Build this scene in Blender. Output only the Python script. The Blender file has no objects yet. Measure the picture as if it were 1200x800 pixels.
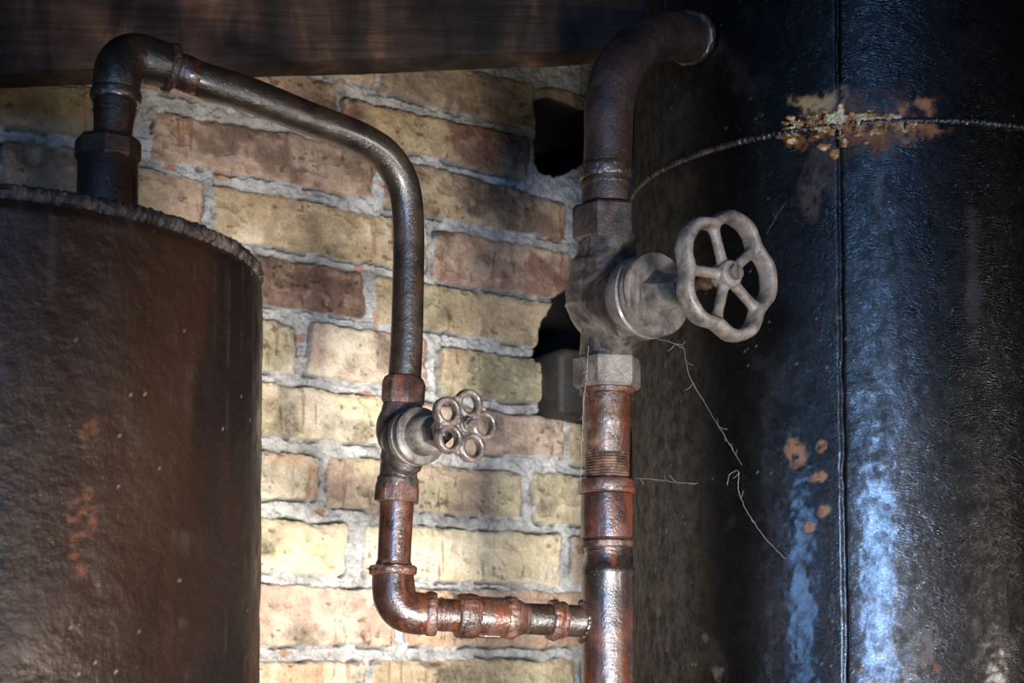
import bpy, math, random
import numpy as np
from mathutils import Vector, Matrix, noise as mnoise
random.seed(7)
SC = bpy.context.scene
COLL = SC.collection
PI = math.pi
# ------------------------------------------------------------------ camera geometry
F = 1900.0; PITCH = math.radians(4.0); ZC = 1.30; OPY = 657.0
cp, sp = math.cos(PITCH), math.sin(PITCH)
def ray(px, py):
    xi = (px-600)/F; yi = -(py-OPY)/F
    return Vector((xi, cp - yi*sp, sp + yi*cp))
def P(px, py, Y):
    d = ray(px, py); t = Y/d.y
    return Vector((d.x*t, Y, d.z*t + ZC))
def S(pxlen, Y):            # a length seen at distance Y
    return pxlen/F*Y
def lin(c):
    return tuple((v/12.92 if v <= .04045 else ((v+.055)/1.055)**2.4) for v in c)

# ------------------------------------------------------------------ noise
def _hash(ix, iy, iz, seed):
    h = (ix.astype(np.int64)*374761393 + iy.astype(np.int64)*668265263 + iz.astype(np.int64)*2147483647*3 + seed*1274126177) & 0xffffffff
    h = ((h ^ (h >> 13))*1274126177) & 0xffffffff
    h = ((h ^ (h >> 16))*2246822519) & 0xffffffff
    h = h ^ (h >> 15)
    return (h & 0xffffff)/float(0xffffff)
def vnoise(x, y, z, seed=0):
    ix, iy, iz = np.floor(x), np.floor(y), np.floor(z)
    fx, fy, fz = x-ix, y-iy, z-iz
    fx = fx*fx*(3-2*fx); fy = fy*fy*(3-2*fy); fz = fz*fz*(3-2*fz)
    r = 0
    for a in (0, 1):
        wx = fx if a else 1-fx
        for b in (0, 1):
            wy = fy if b else 1-fy
            for c in (0, 1):
                wz = fz if c else 1-fz
                r = r + wx*wy*wz*_hash(ix+a, iy+b, iz+c, seed)
    return r
def fbm(x, y, z, octv=4, seed=0):
    r = 0; a = .5; t = 0
    for i in range(octv):
        r = r + a*vnoise(x*2**i, y*2**i, z*2**i, seed+i*17); t += a; a *= .55
    return r/t
def sst(a, b, x):
    t = np.clip((x-a)/(b-a), 0, 1); return t*t*(3-2*t)

# ------------------------------------------------------------------ object helpers
def tag(o, label=None, cat=None, group=None, kind=None):
    if label: o['label'] = label
    if cat: o['category'] = cat
    if group: o['group'] = group
    if kind: o['kind'] = kind
    return o
def thing(name, loc, label, cat, group=None):
    o = bpy.data.objects.new(name, None); COLL.objects.link(o)
    o.location = loc; o.empty_display_size = .02
    return tag(o, label, cat, group)
class MB:
    """collects world-space verts / faces for one mesh"""
    def __init__(s): s.v = []; s.f = []
    def add(s, vs, fs):
        n = len(s.v); s.v += [tuple(v) for v in vs]; s.f += [tuple(i+n for i in f) for f in fs]; return s
    def mesh(s, name='m'):
        me = bpy.data.meshes.new(name); me.from_pydata(s.v, [], s.f); me.update(); return me
def frame(axis, ref=None):
    a = Vector(axis).normalized()
    r = Vector(ref) if ref is not None else (Vector((0, 0, 1)) if abs(a.z) < .9 else Vector((0, 1, 0)))
    u = (r - a*r.dot(a)).normalized(); v = a.cross(u)
    return a, u, v
def lathe(mb, o, axis, prof, seg=48, ref=None, ang0=0.0, cap=True, wob=None):
    """prof: list of (t along axis, radius)"""
    a, u, v = frame(axis, ref); o = Vector(o); vs = []; fs = []
    for k, (t, r) in enumerate(prof):
        for i in range(seg):
            th = ang0 + 2*PI*i/seg
            rr = r if wob is None else r + wob(th, t)
            vs.append(o + a*t + u*(rr*math.cos(th)) + v*(rr*math.sin(th)))
    n = len(prof)
    for k in range(n-1):
        for i in range(seg):
            j = (i+1) % seg
            fs.append((k*seg+i, k*seg+j, (k+1)*seg+j, (k+1)*seg+i))
    if cap:
        fs.append(tuple(range(seg-1, -1, -1))); fs.append(tuple((n-1)*seg+i for i in range(seg)))
    return mb.add(vs, fs)
def hexa(mb, o, axis, t0, t1, R, ang0=0., ref=None, ch=.0022, seg=6):
    return lathe(mb, o, axis, [(t0, R*.9), (t0+ch, R), (t1-ch, R), (t1, R*.9)], seg, ref, ang0)
def catmull(pts, n=10):
    P_ = [Vector(p) for p in pts]; P_ = [P_[0]*2-P_[1]] + P_ + [P_[-1]*2-P_[-2]]
    out = []
    for i in range(1, len(P_)-2):
        p0, p1, p2, p3 = P_[i-1:i+3]
        for k in range(n):
            t = k/n
            out.append(.5*((2*p1)+(-p0+p2)*t+(2*p0-5*p1+4*p2-p3)*t*t+(-p0+3*p1-3*p2+p3)*t**3))
    out.append(P_[-2]); return out
def tube(mb, path, rad, seg=40, cap=True, wob=None):
    path = [Vector(p) for p in path]; n = len(path)
    if not hasattr(rad, '__len__'): rad = [rad]*n
    tan = [(path[min(i+1, n-1)]-path[max(i-1, 0)]).normalized() for i in range(n)]
    a, u, v = frame(tan[0]); vs = []; fs = []
    for i in range(n):
        u = (u - tan[i]*u.dot(tan[i])).normalized(); v = tan[i].cross(u)
        for k in range(seg):
            th = 2*PI*k/seg
            r = rad[i] + (wob(th, i) if wob else 0)
            vs.append(path[i] + u*(r*math.cos(th)) + v*(r*math.sin(th)))
    for i in range(n-1):
        for k in range(seg):
            j = (k+1) % seg
            fs.append((i*seg+k, i*seg+j, (i+1)*seg+j, (i+1)*seg+k))
    if cap:
        fs.append(tuple(range(seg-1, -1, -1))); fs.append(tuple((n-1)*seg+i for i in range(seg)))
    return mb.add(vs, fs)
def ball(mb, c, rx, ry=None, rz=None, seg=32, rings=18):
    ry = rx if ry is None else ry; rz = rx if rz is None else rz
    c = Vector(c); vs = [c+Vector((0, 0, rz))]; fs = []
    for i in range(1, rings):
        ph = PI*i/rings
        for k in range(seg):
            th = 2*PI*k/seg
            vs.append(c+Vector((rx*math.sin(ph)*math.cos(th), ry*math.sin(ph)*math.sin(th), rz*math.cos(ph))))
    vs.append(c-Vector((0, 0, rz)))
    for k in range(seg):
        fs.append((0, 1+k, 1+(k+1) % seg))
        fs.append((len(vs)-1, 1+(rings-2)*seg+(k+1) % seg, 1+(rings-2)*seg+k))
    for i in range(rings-2):
        for k in range(seg):
            j = (k+1) % seg
            fs.append((1+i*seg+k, 1+(i+1)*seg+k, 1+(i+1)*seg+j, 1+i*seg+j))
    return mb.add(vs, fs)
def finish(me, sharp=38):
    me.polygons.foreach_set('use_smooth', [True]*len(me.polygons))
    if sharp: me.set_sharp_from_angle(angle=math.radians(sharp))
    me.update()
def rough_up(me, amp, freq, seed=0, octv=4):
    n = len(me.vertices); co = np.empty(n*3); me.vertices.foreach_get('co', co); co = co.reshape(-1, 3)
    no = np.empty(n*3); me.vertices.foreach_get('normal', no); no = no.reshape(-1, 3)
    w = fbm(co[:, 0]*freq+50, co[:, 1]*freq+50, co[:, 2]*freq+50, octv, seed)-.5
    co = co + no*(w*amp*2)[:, None]
    me.vertices.foreach_set('co', co.ravel()); me.update()
def fuse(mb, vox=.001, smooth=6, fac=.5, rough=0, freq=150, seed=0):
    """join overlapping closed shapes into one continuous cast surface"""
    me = mb.mesh('tmp'); o = bpy.data.objects.new('tmp', me); COLL.objects.link(o)
    m = o.modifiers.new('r', 'REMESH'); m.mode = 'VOXEL'; m.voxel_size = vox; m.use_smooth_shade = True
    if smooth:
        s = o.modifiers.new('s', 'SMOOTH'); s.factor = fac; s.iterations = smooth
    dg = bpy.context.evaluated_depsgraph_get(); dg.update()
    out = bpy.data.meshes.new_from_object(o.evaluated_get(dg))
    bpy.data.objects.remove(o); bpy.data.meshes.remove(me)
    if rough: rough_up(out, rough, freq, seed)
    finish(out, None)
    return out
def part(name, me, mat, root=None, loc=None, sharp=38, label=None):
    """link a world-space mesh as an object, child of root (or top level with its origin at loc)"""
    if isinstance(me, MB):
        me = me.mesh(name); finish(me, sharp)
    me.name = name
    off = Vector(root.location) if root is not None else Vector(loc if loc is not None else (0, 0, 0))
    r = root
    while r is not None and r.parent is not None:
        r = r.parent; off = off + Vector(r.location)
    me.transform(Matrix.Translation(-off))
    o = bpy.data.objects.new(name, me); COLL.objects.link(o)
    if root is not None: o.parent = root
    else: o.location = off
    me.materials.clear(); me.materials.append(mat)
    if label: o['label'] = label
    return o

# ------------------------------------------------------------------ materials
class NT:
    def __init__(s, name):
        s.m = bpy.data.materials.new(name); s.m.use_nodes = True
        s.t = s.m.node_tree; s.t.nodes.clear()
        s.out = s.n('ShaderNodeOutputMaterial'); s.b = s.n('ShaderNodeBsdfPrincipled')
        s.l(s.b.outputs[0], s.out.inputs[0])
        s.tc = s.n('ShaderNodeTexCoord').outputs['Object']
    def n(s, k, **kw):
        x = s.t.nodes.new(k)
        for a, b in kw.items(): setattr(x, a, b)
        return x
    def l(s, a, b): s.t.links.new(a, b)
    def mp(s, sc, off=(0, 0, 0)):
        x = s.n('ShaderNodeMapping'); x.inputs['Scale'].default_value = sc; x.inputs['Location'].default_value = off
        s.l(s.tc, x.inputs[0]); return x.outputs[0]
    def noise(s, scale, detail=5, rough=.55, vec=None, dist=0):
        x = s.n('ShaderNodeTexNoise'); x.inputs['Scale'].default_value = scale
        x.inputs['Detail'].default_value = detail; x.inputs['Roughness'].default_value = rough; x.inputs['Distortion'].default_value = dist
        s.l(vec if vec is not None else s.tc, x.inputs['Vector']); return x.outputs['Fac']
    def ramp(s, fac, stops):
        x = s.n('ShaderNodeValToRGB'); e = x.color_ramp.elements
        while len(e) < len(stops): e.new(.5)
        for i, (p, c) in enumerate(stops):
            e[i].position = p
            if not hasattr(c, '__len__'): c = (c, c, c)
            e[i].color = (*c[:3], 1)
        s.l(fac, x.inputs[0]); return x.outputs[0]
    def mix(s, fac, a, b, mode='MIX'):
        x = s.n('ShaderNodeMix', data_type='RGBA', blend_type=mode)
        for sock, v in ((x.inputs[0], fac), (x.inputs[6], a), (x.inputs[7], b)):
            if hasattr(v, 'is_linked'): s.l(v, sock)
            elif hasattr(v, '__len__'): sock.default_value = (*v[:3], 1)
            else: sock.default_value = v
        return x.outputs[2]
    def math(s, op, a, b=0.):
        x = s.n('ShaderNodeMath', operation=op)
        for i, v in enumerate((a, b)):
            if hasattr(v, 'is_linked'): s.l(v, x.inputs[i])
            else: x.inputs[i].default_value = v
        return x.outputs[0]
    def attr(s, name): 
        return s.n('ShaderNodeAttribute', attribute_name=name)
    def bump(s, h, dist, strength=1., prev=None):
        x = s.n('ShaderNodeBump'); x.inputs['Distance'].default_value = dist; x.inputs['Strength'].default_value = strength
        s.l(h, x.inputs['Height'])
        if prev is not None: s.l(prev, x.inputs['Normal'])
        return x.outputs[0]
    def set(s, **kw):
        for k, v in kw.items():
            k = k.replace('_', ' ')
            sock = s.b.inputs[k]
            if hasattr(v, 'is_linked'): s.l(v, sock)
            elif hasattr(v, '__len__'): sock.default_value = (*v[:3], 1)
            else: sock.default_value = v
def metal(name, dark, mid, light, drip=None, rough=(.25, .5), spec=.5, coat=0., bump=1., scale=28, mottle=(.35, .5, .68), speck=.0, metallic=0., dripw=(.56, .64), fine=900):
    t = NT(name)
    n1 = t.noise(scale, 7, .62, dist=.4)
    c = t.ramp(n1, [(mottle[0], lin(dark)), (mottle[1], lin(mid)), (mottle[2], lin(light))])
    if drip:
        n2 = t.noise(1, 6, .6, t.mp((70, 70, 9)), .3)
        c = t.mix(t.ramp(n2, [(dripw[0], 0.), (dripw[1], 1.)]), c, lin(drip))
    n3 = t.noise(fine*.35, 4, .7)
    c = t.mix(.45, c, t.ramp(n3, [(.3, .25), (.7, 1.)]), 'MULTIPLY')
    if speck:
        v = t.n('ShaderNodeTexVoronoi'); v.inputs['Scale'].default_value = 260; t.l(t.tc, v.inputs['Vector'])
        k = t.math('MULTIPLY', t.ramp(v.outputs['Distance'], [(.05, 1.), (.13, 0.)]), t.ramp(t.noise(45, 3), [(.5, 0.), (.62, 1.)]))
        c = t.mix(t.math('MULTIPLY', k, speck), c, (.55, .53, .5))
    n4 = t.noise(scale*1.7, 6, .65, t.mp((1, 1, 1), (3, 7, 1)))
    rg = t.n('ShaderNodeMapRange'); t.l(n4, rg.inputs[0])
    rg.inputs[1].default_value = .35; rg.inputs[2].default_value = .68; rg.inputs[3].default_value = rough[0]; rg.inputs[4].default_value = rough[1]
    b = t.bump(t.noise(55, 5, .6), .0016*bump, .8)
    b = t.bump(t.noise(fine*.5, 4, .65), .00045*bump, .9, b)
    t.set(Base_Color=c, Roughness=rg.outputs[0], Metallic=metallic, Specular_IOR_Level=spec, Coat_Weight=coat, Coat_Roughness=.18, Normal=b)
    return t.m
M = {}
M['gun'] = metal('dark_greased_iron', (.09, .07, .055), (.155, .12, .09), (.24, .185, .14), drip=(.26, .14, .07), rough=(.26, .46), spec=.7, coat=.35, bump=1.2, dripw=(.62, .7))
M['redpipe'] = metal('red_oxide_painted_pipe', (.12, .07, .058), (.22, .13, .105), (.36, .25, .21), drip=(.33, .17, .085), rough=(.22, .42), spec=.6, coat=.45, bump=1.0, speck=.5)
M['redband'] = metal('red_brown_fitting', (.14, .09, .075), (.26, .175, .145), (.42, .31, .26), drip=(.36, .18, .09), rough=(.3, .55), spec=.55, coat=.25, bump=1.3, scale=60)
M['brownpipe'] = metal('dark_brown_pipe', (.07, .045, .035), (.15, .085, .06), (.26, .13, .075), drip=(.27, .13, .06), rough=(.42, .6), spec=.4, coat=.1, bump=1.0, speck=.6, dripw=(.6, .68))
M['valvegrey'] = metal('dusty_cast_iron', (.22, .20, .185), (.36, .335, .31), (.47, .44, .41), drip=(.20, .15, .12), rough=(.4, .62), spec=.5, bump=1.0, scale=40, dripw=(.6, .7), coat=.12)
M['valvedark'] = metal('dark_cast_iron', (.12, .10, .10), (.21, .18, .17), (.33, .27, .25), drip=(.35, .20, .15), rough=(.28, .5), spec=.6, bump=.9, scale=40, coat=.25, dripw=(.62, .7))
M['valvemid'] = metal('worn_cast_iron', (.12, .10, .09), (.22, .195, .18), (.38, .345, .32), drip=(.16, .11, .09), rough=(.3, .5), spec=.6, bump=.9, scale=36, coat=.25, dripw=(.6, .7))
M['wheelbig'] = metal('worn_grey_wheel_paint', (.28, .25, .23), (.43, .40, .37), (.54, .50, .465), drip=(.30, .22, .18), rough=(.42, .62), spec=.5, bump=.7, scale=55, dripw=(.64, .72), coat=.1)
M['wheelsmall'] = metal('worn_dark_wheel_paint', (.18, .15, .14), (.32, .285, .265), (.46, .40, .37), drip=(.20, .15, .14), rough=(.3, .5), spec=.6, bump=.7, scale=90, coat=.25)
M['stem'] = metal('rusty_stem_steel', (.14, .10, .08), (.26, .19, .15), (.44, .34, .27), drip=(.40, .20, .10), rough=(.4, .6), bump=.8, scale=80)
M['tee'] = metal('tee_pipe_paint', (.075, .065, .062), (.17, .12, .105), (.32, .19, .155), drip=(.28, .14, .085), rough=(.22, .4), spec=.65, coat=.4, bump=1.1, speck=.5, scale=22)
M['pipetop'] = metal('matt_purple_brown_pipe', (.11, .085, .08), (.18, .135, .125), (.26, .205, .19), drip=(.18, .11, .08), rough=(.38, .6), spec=.5, bump=1.2, speck=.5, coat=.1)
M['nipple'] = metal('tarred_threaded_pipe', (.10, .075, .06), (.24, .17, .13), (.42, .33, .27), drip=(.27, .13, .07), rough=(.25, .45), spec=.6, coat=.4, bump=1.6, scale=50, dripw=(.52, .62))
M['block'] = metal('soot_black_iron', (.11, .10, .09), (.17, .16, .145), (.24, .225, .205), rough=(.55, .75), bump=1., scale=20)
M['crust'] = metal('rust_crust', (.28, .17, .09), (.72, .50, .26), (.95, .86, .66), drip=(.68, .36, .13), rough=(.35, .6), bump=2.0, scale=60, coat=.2, mottle=(.38, .5, .62))
M['bead'] = metal('weld_bead_steel', (.09, .07, .06), (.19, .14, .11), (.30, .24, .20), rough=(.25, .45), spec=.8, coat=.3, bump=1.5, scale=60)
M['dustweld'] = metal('dusty_weld', (.10, .075, .065), (.23, .185, .165), (.42, .36, .33), rough=(.4, .65), bump=2.2, scale=45)
M['web'] = metal('dusty_cobweb', (.4, .39, .37), (.5, .48, .46), (.6, .58, .55), rough=(.6, .8), bump=0.)

# ------------------------------------------------------------------ brick wall
YW0 = 1.95; WD = Vector((.844, .536, 0)).normalized(); WN = Vector((WD.y, -WD.x, 0))
W0 = P(310, 790, YW0)
def wall_uv(px, py):
    d = ray(px, py); o = Vector((0, 0, ZC))
    t = (W0-o).dot(WN)/d.dot(WN); q = o+d*t - W0
    return q.dot(WD), q.z
PALE = (.86, .80, .70); YEL = (.84, .77, .63); PINK = (.74, .64, .56); BRN = (.53, .44, .38); RED = (.58, .45, .39); OLV = (.66, .62, .50); OCH = (.72, .64, .52); ORG = (.80, .65, .53); DUN = (.60, .54, .48)
T = [ # TL, TR, BR, BL corners as seen, base colour, patch colour
 ((250,20),(440,68),(440,98),(250,50),OCH,DUN), ((448,58),(628,98),(627,151),(449,107),DUN,OCH),((634,100),(800,138),(800,188),(634,152),DUN,OCH),
 ((150,40),(396,97),(396,152),(150,97),PINK,BRN), ((-110,0),(140,38),(140,78),(-110,60),OLV,DUN),
 ((406,114),(622,162),(619,211),(406,158),RED,OCH), 
 ((-140,75),(158,106),(158,172),(-140,122),OLV,OCH), ((184,129),(441,174),(440,231),(177,183),PINK,BRN), ((452,182),(664,236),(663,281),(452,240),BRN,OCH),
 ((-190,142),(-6,160),(-6,214),(-190,196),DUN,PINK), ((6,166),(150,182),(150,246),(2,216),PINK,DUN), ((162,193),(240,212),(236,272),(160,255),PINK,OCH), ((250,214),(502,262),(504,318),(258,276),OCH,PALE), ((512,267),(672,297),(670,350),(512,327),RED,PINK), ((682,300),(850,330),(850,380),(682,352),BRN,PINK),
 ((30,245),(228,280),(228,338),(30,310),PINK,OCH), ((240,285),(427,319),(429,373),(240,346),RED,BRN), ((443,322),(668,357),(668,410),(443,378),OCH,OLV),
 ((200,352),(349,381),(350,438),(200,420),OLV,PALE), ((371,377),(500,400),(502,455),(361,438),PINK,PALE), ((517,406),(668,425),(668,474),(516,463),OCH,OLV), ((678,426),(850,450),(850,500),(678,476),OCH,BRN),
 ((170,428),(470,468),(470,522),(170,496),YEL,PALE), ((482,470),(662,492),(662,534),(482,526),DUN,PINK), ((670,494),(800,508),(800,560),(670,542),OLV,OCH),
 ((150,514),(373,534),(373,585),(150,583),PALE,ORG), ((386,533),(614,555),(611,606),(386,592),YEL,PINK), ((626,553),(760,562),(760,618),(628,610),YEL,OLV),
 ((180,600),(407,614),(404,673),(180,665),PALE,YEL), ((430,614),(660,626),(658,686),(430,676),YEL,PALE), ((673,628),(810,633),(810,690),(673,684),BRN,PINK),
 ((180,682),(466,691),(461,756),(180,753),PALE,PINK), ((478,690),(690,694),(690,758),(478,756),ORG,PINK), ((700,695),(860,697),(860,760),(700,760),PINK,YEL),
 ((200,776),(428,775),(428,840),(200,842),ORG,PALE), ((438,773),(675,773),(675,838),(438,838),YEL,OCH), ((685,773),(850,773),(850,838),(685,838),OCH,PINK)]
def build_wall():
    bricks = []
    for tl, tr, br, bl, c1, c2 in T:
        bricks.append(([wall_uv(*tl), wall_uv(*tr), wall_uv(*br), wall_uv(*bl)], c1, c2))
    # the rest of the wall: plain courses around the seen part
    u0v, v0v = -.62, wall_uv(400, 843)[1]; u1v = wall_uv(800, 500)[0]
    vtop = wall_uv(448, 55)[1]
    rng = random.Random(3); cols = [PALE, YEL, PINK, BRN, OCH, DUN, RED]
    CH = .083
    def row(vlo, ua, ub, off):
        u = ua - off
        while u < ub:
            L = .25 + rng.uniform(-.01, .01)
            a, b = max(u, ua), min(u+L-.011, ub)
            if b-a > .02:
                bricks.append(([(a, vlo+CH-.011), (b, vlo+CH-.011), (b, vlo), (a, vlo)], rng.choice(cols), rng.choice(cols)))
            u += L
    k = 0; v = v0v-CH
    while v > -1.4: row(v, -1.5, 1.9, .125*(k % 2)); v -= CH; k += 1
    v = v0v
    while v < 1.05:
        row(v, -1.5, -.66, .125*(k % 2)); row(v, u1v+.06, 1.9, .125*(k % 2))
        if v > vtop+.02: row(v, -.65, u1v+.05, .125*(k % 2))
        v += CH; k += 1
    st = .00125
    def axis(lo, a, b, hi, co=.008):
        return np.concatenate([np.arange(lo, a, co), np.arange(a, b, st), np.arange(b, hi, co), [hi]])
    ua = axis(-1.5, -.34, wall_uv(770, 400)[0], 1.9); va = axis(-1.4, -.03, .86, 1.0)
    U, V = np.meshgrid(ua, va); sh = U.shape; U = U.ravel(); V = V.ravel(); N = len(U)
    z0 = np.zeros(N)
    wu = U + (fbm(U*28, V*28, z0, 3, 1)-.5)*.009 + (fbm(U*130, V*130, z0, 3, 2)-.5)*.004
    wv = V + (fbm(U*28, V*28, z0+5, 3, 3)-.5)*.009 + (fbm(U*130, V*130, z0+5, 3, 4)-.5)*.004
    sd = np.full(N, .02); bid = np.full(N, -1)
    order = np.arange(N).reshape(sh)
    for bi, (q, c1, c2) in enumerate(bricks):
        q = [np.array(p) for p in q]
        us = [p[0] for p in q]; vs = [p[1] for p in q]
        i0, i1 = np.searchsorted(ua, [min(us)-.02, max(us)+.02]); j0, j1 = np.searchsorted(va, [min(vs)-.02, max(vs)+.02])
        idx = order[j0:j1, i0:i1].ravel()
        if not len(idx): continue
        x, y = wu[idx], wv[idx]; ds = []
        for k in range(4):
            a, b = q[k], q[(k+1) % 4]; e = b-a; L = math.hypot(*e); nx, ny = -e[1]/L, e[0]/L   # outward for clockwise
            ds.append((x-a[0])*nx + (y-a[1])*ny)
        ds = np.array(ds); s2 = np.sort(ds, axis=0)
        d = s2[3]; r = .006                                         # rounded corners
        d = np.where((s2[3] > -r) & (s2[2] > -r), np.hypot(s2[3]+r, s2[2]+r)-r, d)
        m = d < sd[idx]; sd[idx[m]] = d[m]; bid[idx[m]] = bi
    inside = sst(.0012, -.0012, sd)
    # relief
    tilt = _hash(bid.astype(np.int64), bid*0, bid*0, 5)
    n_big = fbm(U*22, V*22, z0+2, 4, 11); n_mid = fbm(U*90, V*90, z0, 4, 12); n_fine = fbm(U*330, V*330, z0, 3, 13)
    face = (tilt-.5)*.006 + (n_big-.5)*.006 + (n_mid-.5)*.0028 + (n_fine-.5)*.0012
    chip = sst(.60, .72, fbm(U*45, V*60, z0+8, 3, 14)); face -= chip*.0018
    pits = sst(.72, .8, fbm(U*120, V*150, z0, 2, 15))*sst(.42, .6, n_big); face -= pits*.0022
    edge = sst(-.006, 0, sd); face -= edge*.002
    mort = -.0065 + (n_big-.5)*.006 + (fbm(U*120, V*160, z0+3, 4, 16)-.5)*.011 + (n_fine-.5)*.002
    crev = np.exp(-((sd-.0022)/.0013)**2)*sst(.42, .56, fbm(U*34, V*34, z0+4, 3, 17))*(inside < .5)
    mort -= crev*.011
    H = inside*face + (1-inside)*mort
    # colour
    C1 = np.array([lin(b[1]) for b in bricks]+[(.4, .4, .4)]); C2 = np.array([lin(b[2]) for b in bricks]+[(.4, .4, .4)])
    w = sst(.42, .62, fbm(U*17+tilt*9, V*17, z0+6, 4, 18))[:, None]
    C = C1[bid]*(1-w) + C2[bid]*w
    C *= (.74 + .5*n_mid)[:, None]*(.85+.3*n_fine)[:, None]
    cream = (sst(.50, .70, n_mid*.5+n_big*.3+fbm(U*60, V*140, z0+15, 3, 25)*.2)*.35)[:, None]; C = C*(1-cream)+np.array(lin((.86, .80, .68)))*cream
    drip = sst(.66, .74, fbm(U*170, V*22, z0+7, 3, 19))[:, None]*(.55*sst(.4, .55, fbm(U*9, V*9, z0, 2, 20)))[:, None]
    C = C*(1-drip) + np.array(lin((.52, .30, .17)))*drip
    soot = sst(.54, .82, fbm(U*16, V*20, z0+9, 5, 21))[:, None]*.75*(.3+1.1*n_fine[:, None])
    C = C*(1-soot) + np.array(lin((.25, .23, .20)))*soot
    C *= (1-.55*np.maximum(chip*.4, pits))[:, None]
    # dirt gathered on the upper courses under the beam
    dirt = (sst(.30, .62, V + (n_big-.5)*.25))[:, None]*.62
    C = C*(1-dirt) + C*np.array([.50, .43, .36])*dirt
    moss = sst(.56, .66, fbm(U*30, V*30, z0+11, 3, 22))*sst(.16, .02, np.hypot(U-wall_uv(665, 205)[0], (V-wall_uv(665, 205)[1])*2.2)/.35)
    C = C*(1-.8*moss[:, None]) + np.array(lin((.42, .38, .12)))*.8*moss[:, None]
    mc = np.array(lin((.72, .71, .69)))[None, :]*(.42+1.15*fbm(U*60, V*60, z0, 4, 23))[:, None]
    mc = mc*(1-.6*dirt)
    orng = sst(.78, .82, fbm(U*40, V*40, z0+13, 2, 24))[:, None]*.7
    mc = mc*(1-orng)+np.array(lin((.62, .42, .30)))*orng
    mc *= (1-.75*crev)[:, None]
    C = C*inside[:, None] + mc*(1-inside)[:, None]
    # hole where bricks are missing beside the big pipe
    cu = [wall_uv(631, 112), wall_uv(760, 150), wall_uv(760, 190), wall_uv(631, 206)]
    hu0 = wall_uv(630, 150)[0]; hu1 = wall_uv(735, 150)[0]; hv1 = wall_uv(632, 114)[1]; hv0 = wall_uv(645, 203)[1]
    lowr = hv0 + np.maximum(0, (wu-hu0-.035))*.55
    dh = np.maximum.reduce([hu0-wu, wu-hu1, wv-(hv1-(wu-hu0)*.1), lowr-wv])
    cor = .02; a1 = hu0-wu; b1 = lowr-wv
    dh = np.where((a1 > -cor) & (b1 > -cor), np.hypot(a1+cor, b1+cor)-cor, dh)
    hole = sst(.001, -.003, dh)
    H = H*(1-hole) + hole*(-.16 + (n_mid-.5)*.02)
    # second gap, just above the iron block
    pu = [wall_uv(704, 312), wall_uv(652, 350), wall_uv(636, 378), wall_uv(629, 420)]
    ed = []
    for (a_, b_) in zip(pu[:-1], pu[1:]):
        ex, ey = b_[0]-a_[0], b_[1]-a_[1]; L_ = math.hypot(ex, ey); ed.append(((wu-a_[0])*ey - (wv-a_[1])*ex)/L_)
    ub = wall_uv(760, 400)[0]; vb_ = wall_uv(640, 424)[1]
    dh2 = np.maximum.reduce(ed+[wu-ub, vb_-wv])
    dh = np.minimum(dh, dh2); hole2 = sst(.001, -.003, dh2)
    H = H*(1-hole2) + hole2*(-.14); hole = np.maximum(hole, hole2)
    C = C*(1-hole[:, None]) + np.array((.012, .010, .009))*hole[:, None]  # shade inside both gaps painted as near-black colour
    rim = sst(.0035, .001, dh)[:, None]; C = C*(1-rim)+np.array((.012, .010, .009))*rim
    H = np.where(dh < .012, np.where(dh > 0, H, H), H)
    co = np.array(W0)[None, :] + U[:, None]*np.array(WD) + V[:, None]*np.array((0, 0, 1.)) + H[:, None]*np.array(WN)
    nv, nu = sh
    a = order[:-1, :-1].ravel(); b = order[:-1, 1:].ravel(); c = order[1:, 1:].ravel(); d = order[1:, :-1].ravel()
    faces = np.stack([a, b, c, d], 1)
    me = bpy.data.meshes.new('wall_back')
    me.vertices.add(N); me.vertices.foreach_set('co', co.ravel())
    nf = len(faces); me.loops.add(nf*4); me.loops.foreach_set('vertex_index', faces.ravel().astype(np.int32))
    me.polygons.add(nf); me.polygons.foreach_set('loop_start', np.arange(0, nf*4, 4, dtype=np.int32)); me.polygons.foreach_set('loop_total', np.full(nf, 4, dtype=np.int32))
    me.update(calc_edges=True); me.validate()
    at = me.color_attributes.new('Col', 'FLOAT_COLOR', 'POINT')
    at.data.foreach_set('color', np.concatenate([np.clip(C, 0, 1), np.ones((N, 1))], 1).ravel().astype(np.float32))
    me.polygons.foreach_set('use_smooth', [True]*nf); me.update()
    t = NT('old_brick_and_mortar')
    c = t.attr('Col').outputs['Color']
    c = t.mix(.55, c, t.ramp(t.noise(380, 6, .75), [(.30, .42), (.58, 1.)]), 'MULTIPLY')
    b = t.bump(t.noise(300, 6, .7), .0022, 1.)
    t.set(Base_Color=c, Roughness=.88, Specular_IOR_Level=.25, Normal=b)
    me.materials.append(t.m)
    o = bpy.data.objects.new('wall_back', me); COLL.objects.link(o); o['kind'] = 'structure'
build_wall()

# ------------------------------------------------------------------ floor and ceiling
def box(mb, lo, hi):
    x0, y0, z0 = lo; x1, y1, z1 = hi
    return mb.add([(x0,y0,z0),(x1,y0,z0),(x1,y1,z0),(x0,y1,z0),(x0,y0,z1),(x1,y0,z1),(x1,y1,z1),(x0,y1,z1)],
                  [(0,3,2,1),(4,5,6,7),(0,1,5,4),(1,2,6,5),(2,3,7,6),(3,0,4,7)])
t = NT('stained_concrete'); t.set(Base_Color=t.ramp(t.noise(3, 8), [(.3, (.03, .028, .025)), (.7, (.08, .072, .065))]), Roughness=.85, Normal=t.bump(t.noise(60, 6), .003))
o = part('floor', box(MB(), (-1.9, -2.6, -.05), (2.1, 3.3, 0)), t.m); o['kind'] = 'structure'
t2 = NT('dark_ceiling_boards'); t2.set(Base_Color=t2.ramp(t2.noise(6, 6, vec=t2.mp((1, 12, 1))), [(.3, (.01, .008, .006)), (.7, (.03, .024, .018))]), Roughness=.9)

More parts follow.
